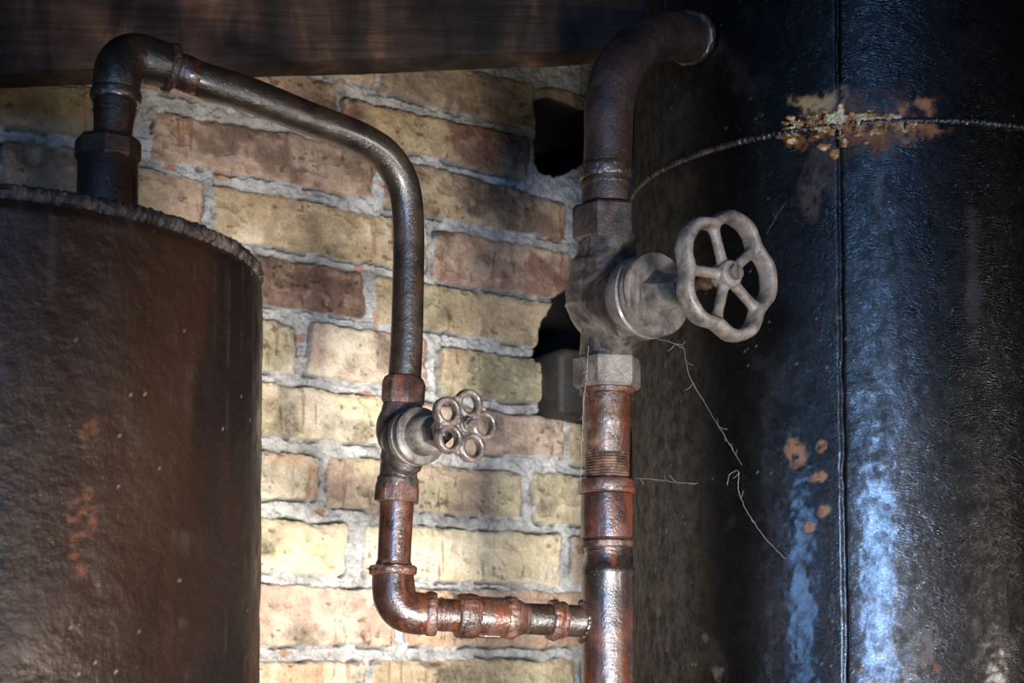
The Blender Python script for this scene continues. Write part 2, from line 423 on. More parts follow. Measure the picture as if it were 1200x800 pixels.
# ------------------------------------------------------------------ beam
def build_beam():
    a = P(-170, 92.0, 1.63); zb = a.z
    L = P(0, 85, 1.64); R_ = P(690, 57, 1.70)
    dr = Vector((R_.x-L.x, R_.y-L.y, 0)).normalized(); nb = Vector((dr.y, -dr.x, 0))
    z0 = L.z; slope = (R_.z-L.z)/(R_-L).length
    Lt = .32 + (P(752, 57, 1.71)-L).length; st = L - dr*.32; nx = 260; nz = 60; H = .36; D = .045
    vs = []; fs = []
    prof = []                                                        # cross-section (depth, height)
    for k in range(nz+1): prof.append((0, k/nz*H))
    ring = [(D, 0), (D*.5, -.001)] + [(0.002, .0)] + prof[1:] + [(D, H)]
    m = len(ring)
    for i in range(nx+1):
        s = i/nx*Lt
        for (d, h) in ring:
            x = s*7; w = mnoise.noise(Vector((s*9, h*30, d*9)))*.0016
            w += mnoise.noise(Vector((s*40, h*260, 3)))*.0006
            q = st + dr*s - nb*(d) + nb*w*(1 if d < .01 else 0)
            vs.append((q.x, q.y, z0 + h + slope*(s-.32) + (w*1.2 if h < .004 else 0)))
    for i in range(nx):
        for k in range(m):
            j = (k+1) % m
            fs.append((i*m+k, (i+1)*m+k, (i+1)*m+j, i*m+j))
    fs.append(tuple(range(m))); fs.append(tuple(nx*m+k for k in range(m-1, -1, -1)))
    t = NT('old_dark_timber')
    gr = t.noise(1, 7, .65, t.mp((9, 9, 160)), .6); pat = t.noise(1, 5, .6, t.mp((16, 16, 5)), .5)
    c = t.ramp(pat, [(.34, lin((.13, .105, .09))), (.52, lin((.24, .18, .145))), (.70, lin((.46, .32, .24)))])
    c = t.mix(.75, c, t.ramp(gr, [(.3, .25), (.65, 1.)]), 'MULTIPLY')
    b = t.bump(gr, .0025, .8); b = t.bump(t.noise(400, 4), .0005, .8, b)
    t.set(Base_Color=c, Roughness=.8, Specular_IOR_Level=.2, Normal=b)
    mb = MB().add(vs, fs)
    o = part('wooden_beam', mb, t.m, loc=(st.x+.5, st.y, z0))
    tag(o, 'dark old wooden beam running along the top in front of the brick wall', 'beam')
    return z0+H
ztop = build_beam()
o = part('ceiling', box(MB(), (-1.9, -2.6, ztop-.012), (2.1, 3.3, ztop+.05)), t2.m); o['kind'] = 'structure'

# ------------------------------------------------------------------ cylinder grid for the tanks
def cyl_grid(C, R, z0, z1, a0, a1, fine, coarse, zf0, zf1):
    """full cylinder side; fine mesh between angles a0..a1 (measured from -Y towards +X) and heights zf0..zf1"""
    da = fine/R; ca = coarse/R
    A = np.concatenate([np.arange(a0, a1, da), np.arange(a1, a0+2*PI-ca*.3, ca)])
    Z = np.concatenate([np.arange(z0, zf0, coarse), np.arange(zf0, zf1, fine), np.arange(zf1, z1, coarse), [z1]])
    AA, ZZ = np.meshgrid(A, Z); sh = AA.shape
    return AA.ravel(), ZZ.ravel(), sh
def cyl_mesh(name, C, AA, ZZ, RR, sh, Col=None, Rg=None):
    N = len(AA); idx = np.arange(N).reshape(sh)
    co = np.stack([C.x+RR*np.sin(AA), C.y-RR*np.cos(AA), ZZ], 1)
    nx = np.roll(idx, -1, axis=1)
    a = idx[:-1].ravel(); b = nx[:-1].ravel(); c = nx[1:].ravel(); d = idx[1:].ravel()
    faces = np.stack([a, b, c, d], 1); nf = len(faces)
    me = bpy.data.meshes.new(name); me.vertices.add(N); me.vertices.foreach_set('co', co.ravel())
    me.loops.add(nf*4); me.loops.foreach_set('vertex_index', faces.ravel().astype(np.int32))
    me.polygons.add(nf); me.polygons.foreach_set('loop_start', np.arange(0, nf*4, 4, dtype=np.int32)); me.polygons.foreach_set('loop_total', np.full(nf, 4, dtype=np.int32))
    me.update(calc_edges=True); me.validate()
    if Col is not None:
        at = me.color_attributes.new('Col', 'FLOAT_COLOR', 'POINT')
        at.data.foreach_set('color', np.concatenate([np.clip(Col, 0, 1), np.ones((N, 1))], 1).ravel().astype(np.float32))
    if Rg is not None:
        at = me.attributes.new('Rgh', 'FLOAT', 'POINT'); at.data.foreach_set('value', Rg.astype(np.float32))
    me.polygons.foreach_set('use_smooth', [True]*nf); me.update()
    return me
def arc_ring(C, R, z, rad, a0, a1, n, seg=10, wob=None, phase=0):
    vs = []; fs = []
    closed = abs(a1-a0-2*PI) < 1e-6
    cnt = n if closed else n+1
    for i in range(cnt):
        a = a0+(a1-a0)*i/n
        for k in range(seg):
            th = 2*PI*k/seg
            r = rad*(1+(wob(a, th) if wob else 0))
            rr = R + r*math.cos(th)
            vs.append((C.x+rr*math.sin(a), C.y-rr*math.cos(a), z + r*math.sin(th)))
    for i in range(n):
        i2 = (i+1) % cnt
        for k in range(seg):
            j = (k+1) % seg; fs.append((i*seg+k, i2*seg+k, i2*seg+j, i*seg+j))
    return MB().add(vs, fs)
def n1(*a, seed=0):
    v = Vector((a[0]+seed*7.3, a[1] if len(a) > 1 else 0., a[2] if len(a) > 2 else 0.))
    return .5+.42*(mnoise.noise(v)+.5*mnoise.noise(v*2.1)+.25*mnoise.noise(v*4.3))/1.3

def on_cyl(px, py, C, R):
    d = ray(px, py); a = d.x**2+d.y**2; b = -2*(d.x*C.x+d.y*C.y); c = C.x**2+C.y**2-R*R
    disc = b*b-4*a*c
    t = (-b-math.sqrt(max(disc, 0)))/(2*a)
    x, y, z = d.x*t, d.y*t, d.z*t+ZC
    return math.atan2(x-C.x, -(y-C.y)), z
# ------------------------------------------------------------------ left tank (brown)
def tank_centre(edge_px, D, R, side):
    az = math.atan((edge_px-600)/F)
    x = 0.
    for _ in range(40):
        x = D*math.tan(az + side*math.asin(R/math.hypot(x, D)))
    return Vector((x, D, 0))
TLR = .225; TLC = tank_centre(304, 1.3, TLR, -1)
hTL = zl = on_cyl(60, 226, TLC, TLR)[1]
def left_tank():
    root = thing('storage_tank', (TLC.x, TLC.y, 0), 'dark brown cylindrical metal tank with dusty welded top rim, at the left edge', 'tank')
    A, Z, sh = cyl_grid(TLC, TLR, 0.0, hTL, -.2, 1.75, .002, .02, 1.24, hTL-.001)
    x = np.sin(A)*TLR; y = -np.cos(A)*TLR
    n_or = fbm(x*110+9, y*110+9, Z*110, 3, 31); n_l = fbm(x*9+9, y*9+9, Z*9, 3, 32); n_c = fbm(x*40+9, y*40+9, Z*40, 4, 33)
    crack = sst(.62, .5, np.abs(fbm(x*30+5, y*30+5, Z*12, 3, 34)-.5)*8)*sst(.5, .62, n_l)
    RR = TLR + (n_or-.5)*.0011 + (n_c-.5)*.0016 + (n_l-.5)*.003
    e = sst(hTL-.016, hTL, Z); RR = RR - e*.006
    base = np.array(lin((.14, .098, .08))); warm = np.array(lin((.23, .14, .09))); dk = np.array(lin((.10, .078, .07))); grey = np.array(lin((.22, .19, .18)))
    w = sst(.42, .62, fbm(x*7+2, y*7+2, Z*5, 4, 35))[:, None]
    C = base*(1-w) + dk*w
    w = sst(.35, .9, np.sin(np.clip(A, 0, 1.5)))[:, None]*sst(.38, .6, fbm(x*14, y*14, Z*2.5, 4, 36))[:, None]
    C = C*(1-w*.6)+warm*w*.6
    st = sst(.62, .68, fbm(A*45, A*0, Z*2.2, 3, 37))[:, None]*sst(.45, .6, n_c)[:, None]
    C = C*(1-.5*st)+grey*.5*st
    dots = sst(.93, .96, vnoise(x*560, y*560, Z*560, 38))[:, None]*sst(.45, .6, fbm(x*20, y*20, Z*20, 2, 39))[:, None]
    C = C*(1-dots*.7)+np.array((.28, .26, .24))*dots*.7
    # small coppery glints painted into the tank colour
    for (px, py, rx, ry) in ((98, 600, .011, .016), (92, 662, .007, .009), (110, 508, .008, .01), (88, 710, .004, .005)):
        a, z = on_cyl(px, py, TLC, TLR)
        d = np.hypot((A-a)*TLR/rx, (Z-z)/ry) + (n_c-.5)*2.2 + (n_or-.5)*1.6
        m = sst(1.0, .6, d)[:, None]; m = m*sst(.40, .60, fbm(x*260+3, y*260+3, Z*260, 3, 43))[:, None]; C = C*(1-m)+np.array(lin((.37, .225, .16)))*m
    Rg = .36 + .2*(n_c-.5)*2 + .1*w[:, 0]
    me = cyl_mesh('body', TLC, A, Z, RR, sh, C, Rg)
    t = NT('brown_tank_paint')
    c = t.attr('Col').outputs['Color']
    c = t.mix(.35, c, t.ramp(t.noise(500, 4, .7), [(.3, .3), (.65, 1.)]), 'MULTIPLY')
    b = t.bump(t.noise(190, 5, .6), .0011, .85); b = t.bump(t.noise(900, 3, .6), .0003, .7, b)
    t.set(Base_Color=c, Roughness=t.attr('Rgh').outputs['Fac'], Specular_IOR_Level=.35, Coat_Weight=.06, Coat_Roughness=.3, Normal=b, Specular_Tint=(1, .8, .68))
    part('body', me, t.m, root)
    mb = MB(); lathe(mb, TLC, (0, 0, 1), [(hTL-.012, TLR-.016), (hTL-.001, TLR-.012), (hTL+.004, TLR*.8), (hTL+.006, TLR*.4), (hTL+.0065, .004)], 96)
    part('lid', mb, M['dustweld'], root)
    def wb(a, th):
        return .55*(n1(a*60, th*.8, seed=41)-.5)*2 + .25*(n1(a*190, th*2, seed=42)-.5)*2
    mb = arc_ring(TLC, TLR-.0065, hTL-.0018, .0062, -PI, PI, 1500, 12, wb)
    part('weld_bead', mb, M['dustweld'], root)
left_tank()

# ------------------------------------------------------------------ right tank (black)
TRR = .272; TRC = tank_centre(742, 1.85, TRR, 1)
aw, zw = on_cyl(1030, 143, TRC, TRR)
def right_tank():
    root = thing('boiler_tank', (TRC.x, TRC.y, 0), 'large glossy black metal tank', 'tank')
    root['label'] = 'large glossy black metal tank with rusty weld and vertical seam, at the right'
    A, Z, sh = cyl_grid(TRC, TRR, 0.0, ztop-.012, -1.75, .95, .0019, .02, 1.24, zw+.18)
    x = np.sin(A)*TRR; y = -np.cos(A)*TRR
    n_o = fbm(x*150+9, y*150+9, Z*120, 3, 51); n_c = fbm(x*45+9, y*45+9, Z*45, 4, 52); n_l = fbm(x*8+9, y*8+9, Z*6, 4, 53)
    sa, sz = on_cyl(987, 450, TRC, TRR)
    sag = sa + (fbm(Z*25, Z*0, Z*0, 3, 54)-.5)*.008
    d = (A-sag)*TRR
    seam = np.exp(-(d/.0013)**2)
    step = sst(-.001, .001, d)*sst(.10, .0, d)*.0022
    lap = sst(zw-.004, zw+.004, Z)
    RR = TRR + (n_o-.5)*.0004 + (n_c-.5)*.0004 + (n_l-.5)*.003 + step - seam*.0055 - lap*.004
    # hollow dents across the plate
    blk = np.array(lin((.03, .028, .028))); brn = np.array(lin((.085, .055, .045))); prp = np.array(lin((.10, .07, .068))); olv = np.array(lin((.075, .068, .05)))
    w = sst(.48, .66, fbm(x*6+3, y*6+3, Z*4, 4, 56))[:, None]; C = blk*(1-w)+brn*w
    w = sst(.35, .8, A)[:, None]*sst(.35, .55, fbm(x*10+3, y*10, Z*3, 4, 57))[:, None]; C = C*(1-w)+prp*w
    w = sst(-.75, -1.15, A)[:, None]; C = C*(1-w)+olv*w; wl = w[:, 0]
    # brown and ochre round the leaking joint
    def spot(px, py, rx, ry, col, amt=1., soft=.5, freq=2.0):
        nonlocal C, Rg
        a, z = on_cyl(px, py, TRC, TRR)
        dd = np.hypot((A-a)*TRR/rx, (Z-z)/ry) + (n_c-.5)*freq + (n_o-.5)*freq*.6
        m = sst(1.0, 1.0-soft, dd)*amt*sst(.25, .45, n_o); Rg = Rg*(1-m)+.45*m; m = m[:, None]
        C = C*(1-m)+np.array(lin(col))*m
        return m[:, 0]
    Rg = .17 + .05*(n_c-.5)*2 + .04*(n_l-.5)*2 + .33*wl
    spot(1000, 132, .095, .034, (.36, .22, .14), .9, .8, 1.2); spot(955, 120, .034, .013, (.74, .58, .38), 1., .7, 3.); spot(1010, 148, .075, .020, (.76, .46, .22), 1., .7, 3.); spot(985, 108, .010, .016, (.50, .42, .34), .9, .6)
    spot(1010, 160, .075, .022, (.26, .17, .12), .7, .8, 1.4); spot(1085, 120, .02, .012, (.70, .44, .27), 1., .7, 3.); spot(975, 195, .03, .04, (.22, .16, .11), .75, .7)
    spot(950, 235, .016, .03, (.26, .19, .14), .7); spot(800, 215, .035, .012, (.22, .13, .08), .8); spot(1030, 235, .006, .03, (.28, .21, .17), .6)
    spot(1140, 330, .012, .09, (.24, .185, .19), .6, .7, 1.)  # faint pinkish highlight band, painted into the colour
    for q in ((935, 528, .013, .013), (962, 522, .006, .007), (962, 557, .007, .006), (968, 597, .006, .006), (948, 618, .004, .004), (1052, 662, .003, .004), (1098, 782, .005, .005)):
        spot(*q, (.42, .30, .22), .9, .35, 3.)
    for q in ((772, 712, .004, .010), (825, 745, .006, .007), (775, 765, .003, .012), (840, 790, .01, .008), (1145, 735, .004, .009), (1080, 760, .012, .02)):
        spot(*q, (.30, .24, .21), .7, .4, 3.)
    dots = sst(.92, .95, vnoise(x*480, y*480, Z*480, 58))[:, None]*sst(.42, .6, fbm(x*16, y*16, Z*16, 2, 59))[:, None]
    C = C*(1-dots*.6)+np.array((.20, .20, .20))*dots*.6
    hz = sst(.60, .7, fbm(x*22, y*22, Z*22, 4, 60))[:, None]*sst(-.2, -.9, A)[:, None]
    C = C*(1-hz*.25)+np.array(lin((.20, .19, .18)))*hz*.25; Rg = Rg + hz[:, 0]*.06
    C = C*(1-.85*seam[:, None])
    C = C*(.55+.9*n_o)[:, None]
    me = cyl_mesh('body', TRC, A, Z, RR, sh, C, np.clip(Rg, .15, .8))
    t = NT('black_tar_paint')
    c = t.attr('Col').outputs['Color']
    c = t.mix(.35, c, t.ramp(t.noise(450, 4, .7), [(.3, .35), (.65, 1.)]), 'MULTIPLY')
    rg_ = t.attr('Rgh').outputs['Fac']
    pat = t.ramp(t.noise(1, 8, .78, t.mp((75, 75, 55))), [(.38, 0.), (.62, 1.)])
    cr = t.n('ShaderNodeTexVoronoi'); cr.feature = 'DISTANCE_TO_EDGE'; cr.inputs['Scale'].default_value = 1.
    t.l(t.mp((190, 190, 420)), cr.inputs['Vector'])
    b = t.bump(t.noise(1, 5, .72, t.mp((260, 260, 330))), .00034, .8)
    b = t.bump(t.ramp(cr.outputs['Distance'], [(0., 0.), (.12, 1.)]), .00012, .7, b)
    rr_ = t.math('ADD', rg_, t.math('MULTIPLY', pat, .22))
    cw = t.n('ShaderNodeMapRange'); t.l(rr_, cw.inputs[0]); cw.inputs[1].default_value = .22; cw.inputs[2].default_value = .42; cw.inputs[3].default_value = .8; cw.inputs[4].default_value = 0.
    t.set(Base_Color=c, Roughness=rr_, Specular_IOR_Level=t.math('SUBTRACT', .8, t.math('MULTIPLY', pat, .6)), Coat_Weight=cw.outputs[0], Coat_Roughness=.12, Normal=b)
    part('body', me, t.m, root)
    def wb(a, th):
        rip = .13*math.sin(a*260 + 2.2*math.cos(th) + 2*math.sin(a*23))
        return rip + .9*(n1(a*35, seed=61)-.5) + .6*(n1(a*120, th*1.5, seed=62)-.5)
    mb = arc_ring(TRC, TRR-.0008, zw, .0036, -PI, PI, 2200, 12, wb)
    part('weld_bead', mb, M['bead'], root)
    # lumpy rust built up on the joint
    rng = random.Random(5); mb = MB()
    for i in range(560):
        px = rng.gauss(1005, 42); 
        if px < 915 or px > 1070: continue
        a, z = on_cyl(px, 146+rng.gauss(0, 6)+ (abs(px-985)**1.1)*.02, TRC, TRR)
        r = rng.uniform(.0010, .0034)
        c = Vector((TRC.x+(TRR+.0005)*math.sin(a), TRC.y-(TRR+.0005)*math.cos(a), z))
        ball(mb, c, r*1.7, r*.7, r*.7, 10, 7)
    for (px, py, rx, rz) in ((966, 172, .008, .004), (978, 180, .005, .006), (990, 168, .006, .006), (930, 165, .008, .003), (985, 130, .004, .008), (1010, 158, .012, .003)):
        a, z = on_cyl(px, py, TRC, TRR); ball(mb, (TRC.x+TRR*math.sin(a), TRC.y-TRR*math.cos(a), z), rx, .003, rz, 12, 8)
    me = fuse(mb, .0007, 1, .4, .0020, 420, 63)
    part('rust_crust', me, M['crust'], root, label='ochre and orange rust crust on the weld')
right_tank()

# ------------------------------------------------------------------ handwheels (built flat, then turned)
def to_world(me, origin, normal, up=(0, 0, 1), roll=0.):
    n = Vector(normal).normalized(); y = Vector(up)-n*Vector(up).dot(n); y.normalize(); x = y.cross(n)
    m = Matrix((( x.x, y.x, n.x, origin[0]), (x.y, y.y, n.y, origin[1]), (x.z, y.z, n.z, origin[2]), (0, 0, 0, 1)))
    me.transform(m @ Matrix.Rotation(roll, 4, 'Z')); return me
def planar_ring(mb, fr, rw, rh, n=120, seg=16, c=(0, 0), z=0, pw=.8):
    vs = []; fs = []
    for i in range(n):
        a = 2*PI*i/n; r = fr(a)
        for k in range(seg):
            th = 2*PI*k/seg
            cc, s_ = math.cos(th), math.sin(th)
            q = r + rw*math.copysign(abs(cc)**pw, cc)
            vs.append((c[0]+q*math.cos(a), c[1]+q*math.sin(a), z+rh*math.copysign(abs(s_)**pw, s_)))
    for i in range(n):
        i2 = (i+1) % n
        for k in range(seg):
            j = (k+1) % seg; fs.append((i*seg+k, i2*seg+k, i2*seg+j, i*seg+j))
    return mb.add(vs, fs)
def rod(mb, a, b, r0, r1, rm, flat=1.0, n=14, seg=16):
    """spoke: waisted, elliptical"""
    a, b = Vector(a), Vector(b); d = (b-a).normalized(); s_ = d.cross(Vector((0, 0, 1))).normalized(); vs = []; fs = []
    for i in range(n+1):
        t = i/n; r = rm + (r0-rm)*max(0, 1-t*3)**2 + (r1-rm)*max(0, t*3-2)**2
        c = a.lerp(b, t)
        for k in range(seg):
            th = 2*PI*k/seg; vs.append(c + s_*(r*math.cos(th)) + Vector((0, 0, 1))*(r*flat*math.sin(th)))
    for i in range(n):
        for k in range(seg):
            j = (k+1) % seg; fs.append((i*seg+k, i*seg+j, (i+1)*seg+j, (i+1)*seg+k))
    fs += [tuple(range(seg-1, -1, -1)), tuple(n*seg+i for i in range(seg))]
    mb.add(vs, fs)
def big_wheel():
    mb = MB(); R0 = .0515; off = math.radians(38)
    planar_ring(mb, lambda a: R0*(1-.070*math.cos(5*(a-off))-.018*math.cos(10*(a-off))), .0058, .0098, 240, 20, pw=.85)
    for k in range(5):
        a = off+2*PI*k/5; e = Vector((math.cos(a), math.sin(a), 0))
        rod(mb, e*.006, e*(R0-.002), .0066, .0105, .0050, .95)
    lathe(mb, (0, 0, -.010), (0, 0, 1), [(0, .0095), (.002, .0115), (.016, .0125), (.0195, .0115), (.0205, .009)], 40)
    return fuse(mb, .0008, 9, .5, .0004, 240, 71)
def small_wheel():
    mb = MB(); rc = .0202
    for k in range(5):
        a = math.radians(4)+2*PI*k/5
        planar_ring(mb, lambda _: .0103, .0028, .0054, 60, 16, (rc*math.cos(a), rc*math.sin(a)), pw=.75)
        a += PI/5; e = Vector((math.cos(a), math.sin(a), 0))
        rod(mb, e*.008, e*.0262, .004, .0042, .0030, 1.1)
    lathe(mb, (0, 0, -.004), (0, 0, 1), [(0, .0125), (.007, .0125), (.0075, .0115)], 40)
    lathe(mb, (0, 0, -.006), (0, 0, 1), [(0, .0075), (.0125, .007), (.0135, .0055)], 30)
    return fuse(mb, .0006, 5, .5, .0003, 300, 72)
def thread(mb, o, axis, t0, t1, r, n, depth=.0009, seg=48):
    prof = []; p = (t1-t0)/n
    for i in range(n):
        prof += [(t0+p*i, r-depth), (t0+p*(i+.35), r), (t0+p*(i+.6), r)]
    prof.append((t1, r-depth))
    return lathe(mb, o, axis, prof, seg)

# ------------------------------------------------------------------ large valve
YR = 1.55
UP = Vector((0, 0, 1))
Xr = lambda px, py: P(px, py, YR)
def large_valve():
    O = Xr(711, 361); az = math.radians(37); B = Vector((math.sin(az), -math.cos(az), 0))
    zt0, zt1 = Xr(711, 285).z, Xr(711, 243).z; zb1, zb0 = Xr(711, 421).z, Xr(711, 456).z
    root = thing('gate_valve', (O.x, O.y, zb0), 'large dusty grey cast iron valve with five-spoke handwheel on the thick pipe', 'valve')
    mb = MB(); zc = O.z
    V3 = lambda x, y, z: Vector((O.x+x, O.y+y, z))
    ball(mb, V3(-.003, .004, zc+.014), .037, .037, .046)
    tube(mb, [V3(0, 0, zt0+.004), V3(0, 0, zt0-.012), V3(0, 0, zc+.02)], [.0275, .029, .036])
    tube(mb, catmull([V3(0, 0, zb1-.004), V3(.000, -.001, zb1+.012), V3(.002, -.006, zb1+.03), Vector(O)+B*.016], 6), [.0262]*6+[.026]*6+[.030]*6+[.036])
    tube(mb, catmull([V3(.001, 0, zb1-.002), V3(.008, -.010, zb1+.016), Vector(O)+B*.040+UP*-.012], 6), [.0225]*6+[.024]*6+[.028])
    tube(mb, catmull([V3(0, 0, zt0), V3(-.002, .002, zt0-.02), V3(-.006, .004, zc+.0)], 5), [.027]*5+[.033]*5+[.035])
    lathe(mb, O, B, [(-.01, .030), (.012, .0365), (.048, .0365)], 48)
    me = fuse(mb, .0012, 7, .5, .0009, 130, 73)
    body = part('body', me, M['valvemid'], root)
    mb = MB(); hexa(mb, (O.x, O.y, 0), UP, zt0, zt1, S(42, YR), math.radians(138), ref=(1, 0, 0), ch=.003)
    # angles: vertices seen at 168,108,48,-12 degrees on the camera side
    mb = MB(); hexa(mb, (O.x, O.y, 0), UP, zt0, zt1, S(41.5, YR), math.radians(-48), ref=(1, 0, 0), ch=.003)
    part('hex_nut', mb, M['valvedark'], root, sharp=25)
    mb = MB(); hexa(mb, (O.x, O.y, 0), UP, zb0, zb1+.002, S(41.5, YR), math.radians(-48), ref=(1, 0, 0), ch=.003)
    part('hex_collar', mb, M['valvegrey'], root, sharp=25)
    mb = MB(); lathe(mb, O, B, [(.040, .0365), (.048, .0395), (.058, .0395), (.0595, .0375), (.063, .0375), (.0645, .0398), (.073, .0398), (.0752, .0385), (.0757, .0360)], 72)
    me = mb.mesh(); finish(me, 40)
    bon = part('bonnet', me, M['valvegrey'], root)
    mb = MB(); lathe(mb, Vector(O)+B*.0, B, [(.073, .0225), (.080, .0215), (.088, .0165), (.103, .0135), (.107, .012)], 6, ang0=.25, ref=(0, 0, 1))
    part('gland', mb, M['valvegrey'], root, sharp=25)
    mb = MB(); tube(mb, [Vector(O)+B*.095, Vector(O)+B*.168], .0062, 24)
    hexa(mb, O, B, .106, .118, .0105, .4)
    lathe(mb, O, B, [(.134, .007), (.136, .0085), (.152, .0085), (.155, .0075)], 24)
    part('stem', mb, M['stem'], root)
    wc = Vector(O)+B*.163
    me = to_world(big_wheel(), wc, B)
    w = part('handwheel', me, M['wheelbig'], root, label='worn light grey handwheel with five spokes')
    mb = MB()                                                        # slotted stem end
    a, u, v = frame(B)
    for s_ in (-1, 1):
        q = []
        for k in range(13):
            th = -PI/2+PI*k/12
            q.append((.0012*s_+s_*.0058*math.cos(th), .0062*math.sin(th)))
        vs = [wc+B*h+u*y+v*x for h in (.006, .0155) for (x, y) in q]; n = len(q)
        fs = [tuple(range(n)), tuple(range(2*n-1, n-1, -1))]+[(i, i+n, (i+1) % n+n, (i+1) % n) for i in range(n)]
        mb.add(vs, fs)
    lathe(mb, wc, B, [(.006, .0055), (.0125, .0055)], 24)
    part('stem_end', mb, M['valvegrey'], w)
large_valve()

# ------------------------------------------------------------------ small valve
YL = 1.49
Xl = lambda px, py: P(px, py, YL)
def small_valve():
    O = Xl(470, 516); az = math.radians(34); B = Vector((math.sin(az), -math.cos(az), 0))
    top = Xl(474, 442); bot = Xl(464.5, 589); ax = (top-bot).normalized(); L = (top-bot).length
    root = thing('globe_valve', tuple(bot), 'small dark cast iron valve with flower-shaped handwheel on the thin pipe', 'valve')
    def at(py):
        f = (589-py)/(589-442); return bot + (top-bot)*f
    mb = MB()
    c = at(508)
    ball(mb, c+Vector((-.001, .002, .004)), .0225, .0225, .028)
    tube(mb, [at(474), at(486), c], [.0185, .0200, .0215])
    tube(mb, catmull([at(572), at(558), at(540)+B*.002, c+B*.010], 6), [.0195]*6+[.0175]*6+[.019]*6+[.023])
    tube(mb, catmull([at(560), at(545)+B*.010, c+B*.022-UP*.006], 6), [.014]*6+[.0165]*6+[.020])
    lathe(mb, O, B, [(-.004, .020), (.008, .0245), (.024, .0245)], 40)
    me = fuse(mb, .0009, 6, .5, .0005, 170, 74)
    part('body', me, M['valvedark'], root)
    mb = MB(); lathe(mb, bot, ax, [((589-476)/147*L, .0180), ((589-470)/147*L, .0205), ((589-449)/147*L, .0207), ((589-443)/147*L, .0185), ((589-441)/147*L, .0160)], 8, ang0=.3, ref=(1, 0, 0))
    part('hex_nut', mb, M['redband'], root, sharp=25)
    mb = MB(); lathe(mb, bot, ax, [(0, .0195), (.0008, .0210), (.010, .0210), (.0165, .0205), (.0215, .0180)], 8, ang0=.3, ref=(1, 0, 0))
    part('hex_collar', mb, M['redband'], root, sharp=25)
    mb = MB(); lathe(mb, O, B, [(.018, .0245), (.021, .0268), (.028, .0268), (.0295, .0250), (.031, .0265), (.0365, .0262), (.0385, .0240), (.039, .0190), (.055, .0175), (.057, .0160)], 64)
    part('bonnet', mb, M['valvegrey'], root)
    mb = MB(); hexa(mb, O, B, .056, .073, .0135, .2)
    lathe(mb, O, B, [(.072, .0095), (.082, .0075), (.083, .006)], 24)
    part('gland', mb, M['valvedark'], root, sharp=25)
    mb = MB(); tube(mb, [Vector(O)+B*.075, Vector(O)+B*.114], .0042, 20)
    part('stem', mb, M['stem'], root)
    wc = Vector(O)+B*.108
    w = part('handwheel', to_world(small_wheel(), wc, B), M['wheelsmall'], root, label='worn reddish grey handwheel with five round holes')
    mb = MB(); hexa(mb, wc, B, .006, .0115, .0062, .2, ch=.001); lathe(mb, wc, B, [(.010, .0032), (.0150, .0032), (.0160, .0022)], 20)
    part('wheel_nut', mb, M['wheelsmall'], w, sharp=25)
small_valve()

# ------------------------------------------------------------------ small wrap fibres on joints
def fibres(mb, o, axis, t0, t1, r, n, seed=0, amp=.004, rad=.00018):
    rng = random.Random(seed); a, u, v = frame(axis); o = Vector(o)
    for i in range(n):
        t = rng.uniform(t0, t1); th = rng.uniform(0, 2*PI); ln = rng.uniform(.3, 1.4); q = []
        dt = rng.uniform(-.004, .004); bow = rng.uniform(0, amp)
        for k in range(6):
            f = k/5; an = th+ln*f; rr = r + bow*math.sin(PI*f)+.0002
            q.append(o + a*(t+dt*f+rng.uniform(-.0006, .0006)) + u*(rr*math.cos(an)) + v*(rr*math.sin(an)))
        tube(mb, q, rad, 4, cap=False)
    return mb
def band(name, o, axis, t0, t1, r, mat, root=None, fib=0, seed=0, lump=.0008):
    """worn, slightly uneven ring (bead or packing) round a pipe"""
    h = (t1-t0)/2; m = (t0+t1)/2; prof = []
    for k in range(11):
        th = -PI/2+PI*k/10
        prof.append((m+h*math.sin(th), r-.0032+.0032*max(0, math.cos(th))**.6))
    mb = MB(); lathe(mb, o, axis, prof, 110, wob=lambda th, t: lump*(2*(n1(math.cos(th)*4+9, math.sin(th)*4+9, t*300, seed=seed+3)-.5) + 1.6*(n1(math.cos(th)*16+9, math.sin(th)*16+9, t*600, seed=seed+5)-.5)))
    if fib: fibres(mb, o, axis, t0, t1, r, fib, seed)
    return part(name, mb, mat, root, sharp=50)

